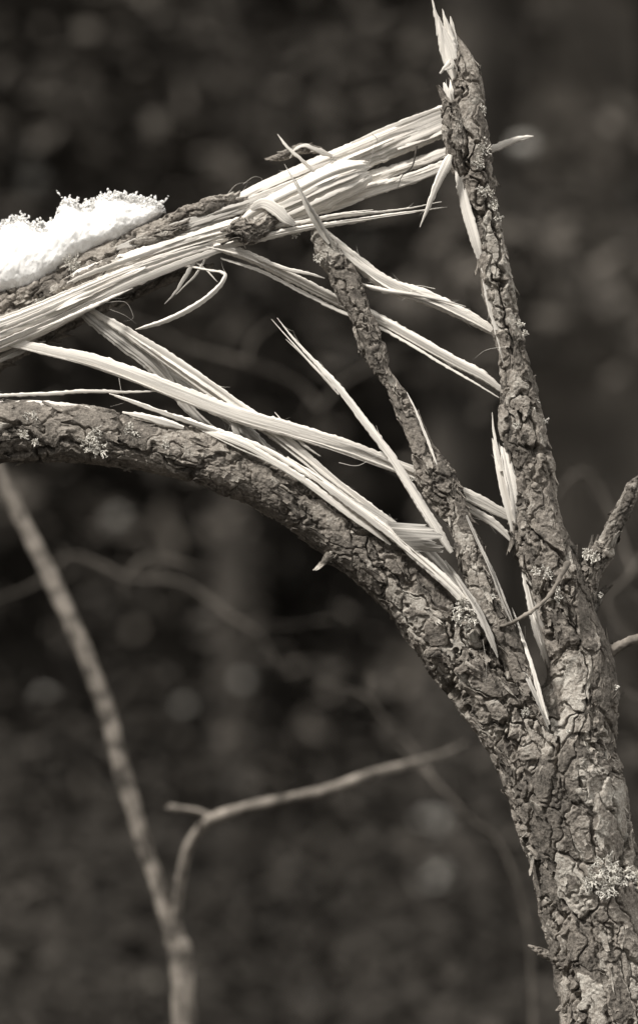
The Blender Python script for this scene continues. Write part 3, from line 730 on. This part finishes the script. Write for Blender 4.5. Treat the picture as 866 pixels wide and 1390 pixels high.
# ================================================================== SNOW on the fallen limb
top = [(-330, 440), (-240, 395), (-160, 365), (-90, 335), (-40, 322), (0, 306), (15, 298), (30, 296), (48, 307), (62, 306), (75, 300), (82, 280), (92, 272), (110, 280), (130, 278), (142, 268), (160, 266), (180, 268), (192, 274), (205, 274), (217, 277), (222, 286)]
bot = [(-330, 590), (-240, 540), (-160, 500), (-90, 462), (-40, 430), (0, 404), (40, 395), (80, 372), (110, 352), (155, 332), (190, 312), (210, 298), (222, 292)]
tx, ty = zip(*top); bx_, by_ = zip(*bot)
xs = np.concatenate([np.arange(-328, -30, 6.0), np.arange(-30, 224.5, 1.0)])
nr_ = 150; th = np.linspace(0, 2 * math.pi, nr_, endpoint=False)
rows = []
for x in xs:
    yt = np.interp(x, tx, ty) + 3 * vnoise(np.array([[x / 9.0, 2.2, 0]]), 4)[0] + 2 * vnoise(np.array([[x / 3.6, 5.2, 0]]), 5)[0]; yb = np.interp(x, bx_, by_)
    end = min(1, max(.03, (224 - x) / 12)) ** .5
    cy, hh = (yt + yb) / 2, max(1.5, (yb - yt) / 2) * (end if x > 212 else 1)
    hw = min(34, 12 + hh * .55) * end
    c_, s__ = np.cos(th), np.sin(th)
    wd = np.sign(s__) * np.abs(s__) ** .8 * hw * (1 - .28 * c_)      # narrower at the crest
    ctr = W(x, cy, .034)
    rows.append(np.stack([np.full(nr_, ctr[0]), .034 + wd * S, ctr[2] + np.sign(c_) * np.abs(c_) ** .9 * hh * S], 1))
v = np.array(rows); f = grid_faces(len(xs), nr_)
du = np.gradient(v, axis=0); dv_ = np.roll(v, -1, 1) - np.roll(v, 1, 1)
nr = np.cross(du, dv_); nr /= np.linalg.norm(nr, axis=2)[..., None] + 1e-9
ctr_ = v.mean(1, keepdims=True); sg = np.sign(((v - ctr_) * nr).sum(2)); nr = nr * sg[..., None]
v = v.reshape(-1, 3); nr = nr.reshape(-1, 3)
v = v + nr * (fbm(v / .016, 5, 4) * .0030 + fbm(v / .005, 9, 3) * .0011 + np.abs(vnoise(v / .0018, 19)) * .0005)[:, None]
mb = MB(); mb.add(v, f)
# coarse refrozen crystals along the crest
import bmesh
_b = bmesh.new(); bmesh.ops.create_icosphere(_b, subdivisions=1, radius=1.0)
icv = np.array([q.co[:] for q in _b.verts]); icf = np.array([[q.index for q in p.verts] + [p.verts[-1].index] for p in _b.faces]); _b.free()
def grain(p, r):
    sc3 = np.array([random.uniform(.6, 1.4) for _ in range(3)])
    vv = icv * sc3 * (1 + rng.normal(0, .22, (len(icv), 1))) * r
    a = random.uniform(0, 6.28); ca, sa = math.cos(a), math.sin(a)
    vv = vv @ np.array([[ca, 0, -sa], [0, 1, 0], [sa, 0, ca]])
    mb.add(vv + p, icf)
up_sel = np.where((nr[:, 2] > .88) & (v[:, 1] > .022))[0]
for k in range(2600):
    i = up_sel[random.randrange(len(up_sel))]
    grain(v[i] + nr[i] * random.uniform(-.0005, .0014), random.uniform(.0005, .0014))
for k in range(420):      # little chains and knobs standing up from the crest
    x = random.uniform(-120, 222); y = np.interp(x, tx, ty) + 4
    p = W(x, y, .03 + random.uniform(-.014, .014)); dr = np.array([random.uniform(-.7, .7), random.uniform(-.6, .4), 1.0])
    for q in range(random.randrange(3, 9)):
        p = p + dr * random.uniform(.0006, .0017); dr = dr + np.array([random.uniform(-.7, .7), random.uniform(-.4, .4), random.uniform(-.4, .3)])
        grain(p, random.uniform(.0006, .0017))
sn = mb.build('snow_drift', SNOW, None)
sn['label'] = 'bright cap of coarse grainy snow lying on the fallen upper limb'; sn['category'] = 'snow'

# ================================================================== THE FOREST BEHIND
def pipe(mb, pts, rad, n=10, lump=.0):
    """world-space tube: pts list of xyz, rad list"""
    c = catmull([list(p) + [r] for p, r in zip(pts, rad)], 10)
    P, r = c[:, :3], np.maximum(c[:, 3], .0005)
    t = np.gradient(P, axis=0); t /= np.linalg.norm(t, axis=1)[:, None] + 1e-9
    ref = np.where(np.abs(t[:, 1:2]) > .9, np.array([[1., 0, 0]]), np.array([[0, -1., 0]]))
    b = np.cross(t, ref); b /= np.linalg.norm(b, axis=1)[:, None]; nn = np.cross(b, t)
    a = np.arange(n) / n * 2 * math.pi
    V = P[:, None] + (b[:, None] * np.cos(a)[None, :, None] + nn[:, None] * np.sin(a)[None, :, None]) * r[:, None, None]
    V = V.reshape(-1, 3)
    if lump:
        ce = np.repeat(P, n, 0); V = ce + (V - ce) * (1 + lump * fbm(V / (r.mean() * 1.5), 3, 3))[:, None]
    mb.add(V, grid_faces(len(P), n))

def pix_path(rows):
    pts, rad = [], []
    for (x, y, d, r) in rows:
        pts.append(tuple(W(x, y, d))); rad.append(r * S * (D + d) / D)
    return pts, rad

# forked sapling, out of focus on the left
gz = 0.0
p0 = W(245, 1320, .75); sap_base = (p0[0] + .03, .75, 0)
sap = thing('sapling', sap_base, 'slim pale forked sapling leaning left, out of focus at the lower left', 'tree')
mb = MB(); pts, rad = pix_path([(-150, 290, .72, 6), (-60, 490, .73, 8), (0, 640, .75, 10), (58, 760, .75, 12), (100, 850, .75, 12), (140, 950, .75, 12), (164, 1040, .75, 11.5), (195, 1142, .75, 11), (215, 1200, .75, 11), (226, 1240, .75, 12), (238, 1275, .75, 15), (247, 1330, .75, 16)])
pts += [(p0[0] + .02, .75, .6), sap_base]; rad += [.019, .024]
pipe(mb, pts, rad, 14, .22); mb.build('trunk', SAPLING, sap)
mb = MB(); pipe(mb, *pix_path([(238, 1285, .75, 8), (240, 1240, .74, 7), (245, 1195, .73, 7), (256, 1150, .71, 7), (272, 1125, .70, 7), (294, 1109, .69, 7.5), (350, 1092, .68, 7), (433, 1075, .70, 7), (500, 1052, .74, 6.5), (560, 1036, .86, 5.5), (600, 1024, 1.0, 4), (632, 1008, 1.15, 1.5)]), 10, .2)
mb.build('branch', SAPLING, sap)
mb = MB(); pipe(mb, *pix_path([(292, 1112, .69, 4), (272, 1102, .69, 3.5), (250, 1098, .68, 3.5), (232, 1097, .67, 6), (226, 1096, .67, 2)]), 8)
mb.build('twig', SAPLING, sap)

# bare twiggy bushes between
def bush(label, base_px, d, rows_list):
    b = W(base_px, 700, d * .85); b[2] = 0
    t = thing('bare_bush', tuple(b), label, 'bush', 'bare bushes behind the broken tree')
    for rows in rows_list:
        mb = MB(); pipe(mb, *pix_path([(a_, b_, c_ * .85, d_ * .5) for a_, b_, c_, d_ in rows]), 7, .25); mb.build('stem', BUSH, t)
    return t
BUSH = plain_mat('bare bush bark', .04, .13, 12)
def down(x, y, d, r):  # continue to the ground
    k = (D + d) / D; yg = 695 + EYE / (S * k)
    return [(x + 8, (y * 2 + yg) / 3, d, r * 1.2), (x + 12, yg, d, r * 1.5)]
bush('thin bare twig forking against the dark woods left of the trunk base', 705, 1.3, [
    [(540, 1010, 1.5, 2), (590, 1060, 1.4, 3), (640, 1112, 1.3, 4), (670, 1135, 1.3, 5), (695, 1180, 1.3, 6), (712, 1240, 1.3, 6), (720, 1300, 1.3, 6)] + down(720, 1300, 1.3, 6),
    [(622, 1082, 1.2, 3), (640, 1115, 1.25, 4), (668, 1135, 1.3, 5)],
    [(430, 925, 1.5, 3), (495, 945, 1.5, 4), (520, 975, 1.5, 4), (560, 1015, 1.5, 4), (590, 1060, 1.4, 3)], [(500, 910, 1.5, 2.5), (502, 940, 1.5, 4)],
    [(650, 1010, 1.4, 2), (672, 1050, 1.4, 3), (700, 1100, 1.4, 3)]])
bush('blurred knobbly twigs arching across below the arched limb', -130, 1.9, [
    [(0, 812, 1.9, 4), (50, 792, 1.9, 5), (95, 755, 1.9, 5), (140, 768, 1.9, 7), (175, 785, 1.9, 9), (240, 790, 1.9, 6), (280, 812, 1.9, 9), (310, 835, 1.9, 7), (350, 862, 1.9, 5), (378, 905, 1.9, 6)],
    [(0, 812, 1.9, 4), (-60, 850, 1.9, 6), (-110, 960, 1.9, 7)] + down(-130, 1100, 1.9, 7),
    [(170, 812, 1.9, 4), (172, 785, 1.9, 8), (205, 755, 1.9, 5), (260, 768, 1.9, 4), (300, 780, 1.95, 4)], [(310, 840, 1.9, 5), (380, 850, 2, 3), (450, 840, 2.1, 3)],
    [(80, 740, 1.9, 4), (96, 758, 1.9, 5)]])
bush('faint curved branches behind the spear shaped splinter', -150, 2.4, [
    [(200, 440, 2.3, 4), (255, 470, 2.3, 6), (330, 492, 2.3, 8), (400, 520, 2.4, 8), (440, 560, 2.4, 5)],
    [(200, 440, 2.3, 4), (100, 420, 2.3, 6), (0, 470, 2.3, 7), (-80, 620, 2.3, 8), (-130, 900, 2.3, 9)] + down(-150, 1200, 2.3, 9),
    [(335, 490, 2.3, 5), (345, 460, 2.3, 5), (375, 435, 2.3, 4)], [(430, 560, 2.4, 5), (465, 520, 2.4, 5), (520, 490, 2.4, 4)]])
bush('blurred forked twigs at the right edge beside the trunk', 890, 1.3, [
    [(880, 740, 1.4, 4), (850, 785, 1.3, 5), (825, 815, 1.3, 6), (845, 860, 1.3, 5), (900, 930, 1.3, 6)] + down(920, 1000, 1.3, 6), [(840, 800, 1.3, 5), (866, 812, 1.3, 4), (900, 840, 1.3, 4)],
    [(740, 690, 1.6, 3), (790, 640, 1.6, 5), (830, 700, 1.6, 5), (860, 780, 1.5, 5)], [(840, 935, 1.3, 3), (880, 955, 1.3, 4), (915, 1000, 1.3, 5)]])

# ground
def ground_mat():
    m, n, l, b = mat('forest floor', .95, .1)
    tc = n.new('ShaderNodeTexCoord')
    n1 = noise(n, l, tc.outputs['Object'], .55, 5, .6); n2 = noise(n, l, tc.outputs['Object'], 9, 6, .7)
    r1 = ramp(n, l, n2.outputs[0], [(.35, sep(.015)), (.65, sep(.055))])
    r2 = ramp(n, l, n1.outputs[0], [(.57, (0, 0, 0)), (.62, (1, 1, 1))])
    mx = n.new('ShaderNodeMixRGB'); l.new(r2.outputs[0], mx.inputs[0]); l.new(r1.outputs[0], mx.inputs[1]); mx.inputs[2].default_value = (.13, .12, .105, 1)
    l.new(mx.outputs[0], b.inputs['Base Color']); return m
g = 161; gx, gy = np.meshgrid(np.linspace(-60, 60, g), np.linspace(-25, 95, g), indexing='ij')
q = np.stack([gx / 3.0, gy / 3.0, np.zeros_like(gx)], -1).reshape(-1, 3)
hz = (fbm(q, 77, 4) * .14).reshape(g, g)
hz = hz - .03 + np.clip((gy - 14) / 40, 0, 1) * 3.0
V = np.stack([gx, gy, hz], -1).reshape(-1, 3)
mb = MB(); mb.add(V, grid_faces(g, g, False)); gr = mb.build('ground', ground_mat()); gr['kind'] = 'structure'
def gh(x, y):
    i = int(np.clip((x + 60) / 120 * (g - 1), 0, g - 2)); j = int(np.clip((y + 25) / 120 * (g - 1), 0, g - 2))
    return hz[i, j]

# leaf clouds
def leaf_quads(mb, C, size, flatness=.5):
    n = len(C)
    a = rng.normal(size=(n, 3)); a[:, 2] *= flatness; a /= np.linalg.norm(a, axis=1)[:, None]
    b = np.cross(a, rng.normal(size=(n, 3))); b /= np.linalg.norm(b, axis=1)[:, None]
    sz = size * rng.uniform(.5, 1.4, n)[:, None]
    a = a * sz; b = b * sz * .42
    V = np.stack([C - a * .6, C + b, C + a, C - b], 1).reshape(-1, 3)
    F = np.arange(4 * n).reshape(-1, 4)
    mb.add(V, F)

def make_conifer(h, r0, crown_lo, spread, name_label, nleaf=5200, seed=1, m_leaf=LEAF, m_bark=None):
    rs = np.random.default_rng(seed)
    t = thing('conifer_tree', (0, 0, 0), name_label, 'tree', 'trees of the dark woods behind')
    mb = MB(); pts = [(0, 0, -.2), (rs.normal(0, .03), 0, h * .3), (rs.normal(0, .05), rs.normal(0, .05), h * .65), (0, 0, h)]
    pipe(mb, pts, [r0 * 1.25, r0, r0 * .6, r0 * .08], 14, .12); mbb = mb
    mb = MB(); C = []
    nb = 46
    for k in range(nb):
        z = crown_lo + (h - crown_lo) * (k / nb) ** 1.0; a = rs.uniform(0, 6.28)
        L = spread * (1 - (z - crown_lo) / (h - crown_lo)) ** .7 * rs.uniform(.5, 1.15) + .15
        dr = rs.uniform(-.35, -.02)
        end = np.array([math.cos(a) * L, math.sin(a) * L, z + dr * L])
        mid = np.array([math.cos(a) * L * .5, math.sin(a) * L * .5, z + dr * L * .2])
        pipe(mbb, [(0, 0, z), tuple(mid), tuple(end)], [.02, .013, .004], 5)
        m = int(nleaf / nb)
        u = rs.uniform(.12, 1, m); c = np.outer(1 - u, [0, 0, z]) + np.outer(u, end)
        c += rs.normal(0, 1, (m, 3)) * np.array([.16, .16, .09]) * (.4 + u[:, None] * .8); c[:, 2] -= np.abs(rs.normal(0, .08, m))
        C.append(c)
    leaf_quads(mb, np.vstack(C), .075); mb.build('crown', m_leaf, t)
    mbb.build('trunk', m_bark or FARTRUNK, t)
    return t

def copy_tree(o, parent=None):
    c = o.copy(); sc.collection.objects.link(c)
    if parent is not None: c.parent = parent
    for ch in o.children: copy_tree(ch, c)
    return c

protoA = make_conifer(11, .09, 1.3, 1.9, '', seed=3, m_leaf=plain_mat('sunlit pale needles', .03, .20, 1.0))  # paler needle colour stands in for sunlit foliage
protoB = make_conifer(9, .07, .5, 1.6, '', seed=4, nleaf=5200)
protoC = make_conifer(13, .10, 2.6, 2.0, '', seed=5, nleaf=5200)
protoE = make_conifer(15, .25, 5.2, 2.2, '', seed=6, m_bark=plain_mat('pale far bark', .07, .20, 3.0))
TL = 'dark blurred conifer standing in the woods behind the broken tree'
spots = []
# (proto, px column, distance behind the broken tree, label)
spots = [(protoE, 812, 9.6, 'broad pale grey trunk in the blur behind the right edge'),
         (protoC, 640, 7.5, 'straight pale trunked tree in the blur left of the standing stem'),
         (protoC, 330, 8.0, 'blurred straight trunk below the arched limb, left of centre'),
         (protoC, 592, 6.8, 'blurred trunk with snowy flecks left of the main trunk'),
         (protoA, 905, 11.5, 'blurred tree, its needles coloured pale as if sunlit, behind the broad pale trunk at the right edge'),
         (protoB, 60, 9.5, 'low branched dark conifer at the far left behind the snow'),
         (protoB, 480, 10.5, 'low branched dark conifer behind the middle of the splinters'),
         (protoB, 200, 12.5, None), (protoB, 400, 13.5, None), (protoB, 740, 12.0, None), (protoB, 300, 16, None), (protoB, 620, 15, None), (protoB, 860, 15.5, None), (protoB, -40, 14, None),
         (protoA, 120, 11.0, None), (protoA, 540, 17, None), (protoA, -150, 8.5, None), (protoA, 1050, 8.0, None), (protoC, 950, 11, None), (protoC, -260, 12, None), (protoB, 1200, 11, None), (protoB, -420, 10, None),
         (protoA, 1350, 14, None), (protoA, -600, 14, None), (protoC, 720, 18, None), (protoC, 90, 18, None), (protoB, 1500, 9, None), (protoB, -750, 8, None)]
used = set()
for k, (pr, px, d, lab) in enumerate(spots):
    o = pr if id(pr) not in used else copy_tree(pr)
    used.add(id(pr))
    x = (px - 433) * S * (D + d) / D
    s_ = random.uniform(.9, 1.12)
    o.location = (x, d, gh(x, d)); o.rotation_euler = (random.uniform(-.03, .03), random.uniform(-.03, .03), random.uniform(0, 6.28)); o.scale = (s_, s_, s_)
    o['label'] = lab or TL
# far wood closing the view: nobody could count it
mb = MB(); C = []
for k in range(260):
    ang = random.uniform(-1.15, 1.15); rr = random.uniform(20, 31)
    x, y = math.sin(ang) * rr, math.cos(ang) * rr - D
    if y < 14: y += 6
    h = random.uniform(9, 14); z0 = gh(x, y)
    m = 330
    u = rng.uniform(0, 1, m) ** .8; rad = 2.3 * (1 - u) ** .6 + .2
    a = rng.uniform(0, 6.28, m); q = rng.uniform(.3, 1, m) ** .5
    C.append(np.stack([x + np.cos(a) * rad * q, y + np.sin(a) * rad * q, z0 + .2 + u * h], 1))
leaf_quads(mb, np.vstack(C), .42)
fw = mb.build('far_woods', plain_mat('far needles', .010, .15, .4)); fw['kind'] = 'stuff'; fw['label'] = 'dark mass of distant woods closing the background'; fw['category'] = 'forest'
# undergrowth
mb = MB(); C = []
for k in range(420):
    y = 3.6 + 16 * random.random() ** 1.6; x = random.uniform(-1, 1) * (2.2 + y * .75); h = random.uniform(.3, 1.45)
    m = 190; c = rng.normal(0, 1, (m, 3)) * np.array([.28, .28, h * .35]) + np.array([x, y, gh(x, y) + h * .45])
    C.append(c)
leaf_quads(mb, np.vstack(C), .040)
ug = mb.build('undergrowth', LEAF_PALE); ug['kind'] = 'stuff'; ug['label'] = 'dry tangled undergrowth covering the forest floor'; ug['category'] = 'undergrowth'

# fallen log on the forest floor
lx0 = (-260 - 433) * S * (D + 8) / D; lx1 = (330 - 433) * S * (D + 8) / D
mb = MB(); pipe(mb, [(lx0, 7.8, gh(lx0, 8) + .22), ((lx0 + lx1) / 2, 8.0, .22), (lx1, 8.1, gh(lx1, 8) + .20)], [.13, .12, .10], 14, .15)
lg = mb.build('fallen_log', BARK_DARK); lg['label'] = 'dark fallen log lying on the forest floor at the lower left'; lg['category'] = 'log'

# clumps of snow caught on the far trees
SC = [(712, 200, 6.2, 15, 'round dim snow clump right of the pale splinter tip, in the blur'), (46, 250, 9.3, 18, 'dim snow clump in the blur above the snow cap'), (38, 215, 9.3, 12, None), (292, 90, 10.3, 14, 'dim snow clump high in the dark woods'),
      (856, 268, 8.6, 17, None), (856, 345, 8.6, 20, 'blurred snow clump at the right edge beside the standing stem'), (160, 706, 8.0, 13, 'round dim snow clump in the blur just below the arched limb'), (590, 1118, 6.6, 20, None), (592, 1188, 6.6, 24, 'lower dim snow patch on the blurred trunk left of the main trunk'),
      (620, 4, 9.0, 12, None), (712, 78, 9.0, 13, None), (620, 288, 8, 15, 'blurred snow clump left of the standing stem'), (490, 330, 9, 10, None), (60, 945, 7, 10, None), (250, 960, 7, 8, None), (550, 1280, 7, 9, None), (330, 925, 7, 9, None)]
DIM = plain_mat('old dull snow', .20, .4, 6, (1, .965, .9))
for (x, y, d, r, lab) in SC:
    c = W(x, y, d); rr = r * S * (D + d) / D
    uu, vv = np.meshgrid(np.linspace(0.02, math.pi - .02, 26), np.linspace(0, 2 * math.pi, 40, endpoint=False), indexing='ij')
    sp = np.stack([np.sin(uu) * np.cos(vv), np.sin(uu) * np.sin(vv), np.cos(uu)], -1).reshape(-1, 3)
    v = c + sp * np.array([1.0, .8, .75]) * rr * (1 + .55 * fbm(sp * 1.3 + x, 3, 4))[:, None]
    f = grid_faces(26, 40)
    mb = MB(); mb.add(v, f); o = mb.build('snow_clump', DIM if lab is None or 'dim' in lab else SNOW)
    o['label'] = lab or 'small dull snow clump caught among the far trees'; o['category'] = 'snow'; o['group'] = 'snow clumps caught on the far trees'
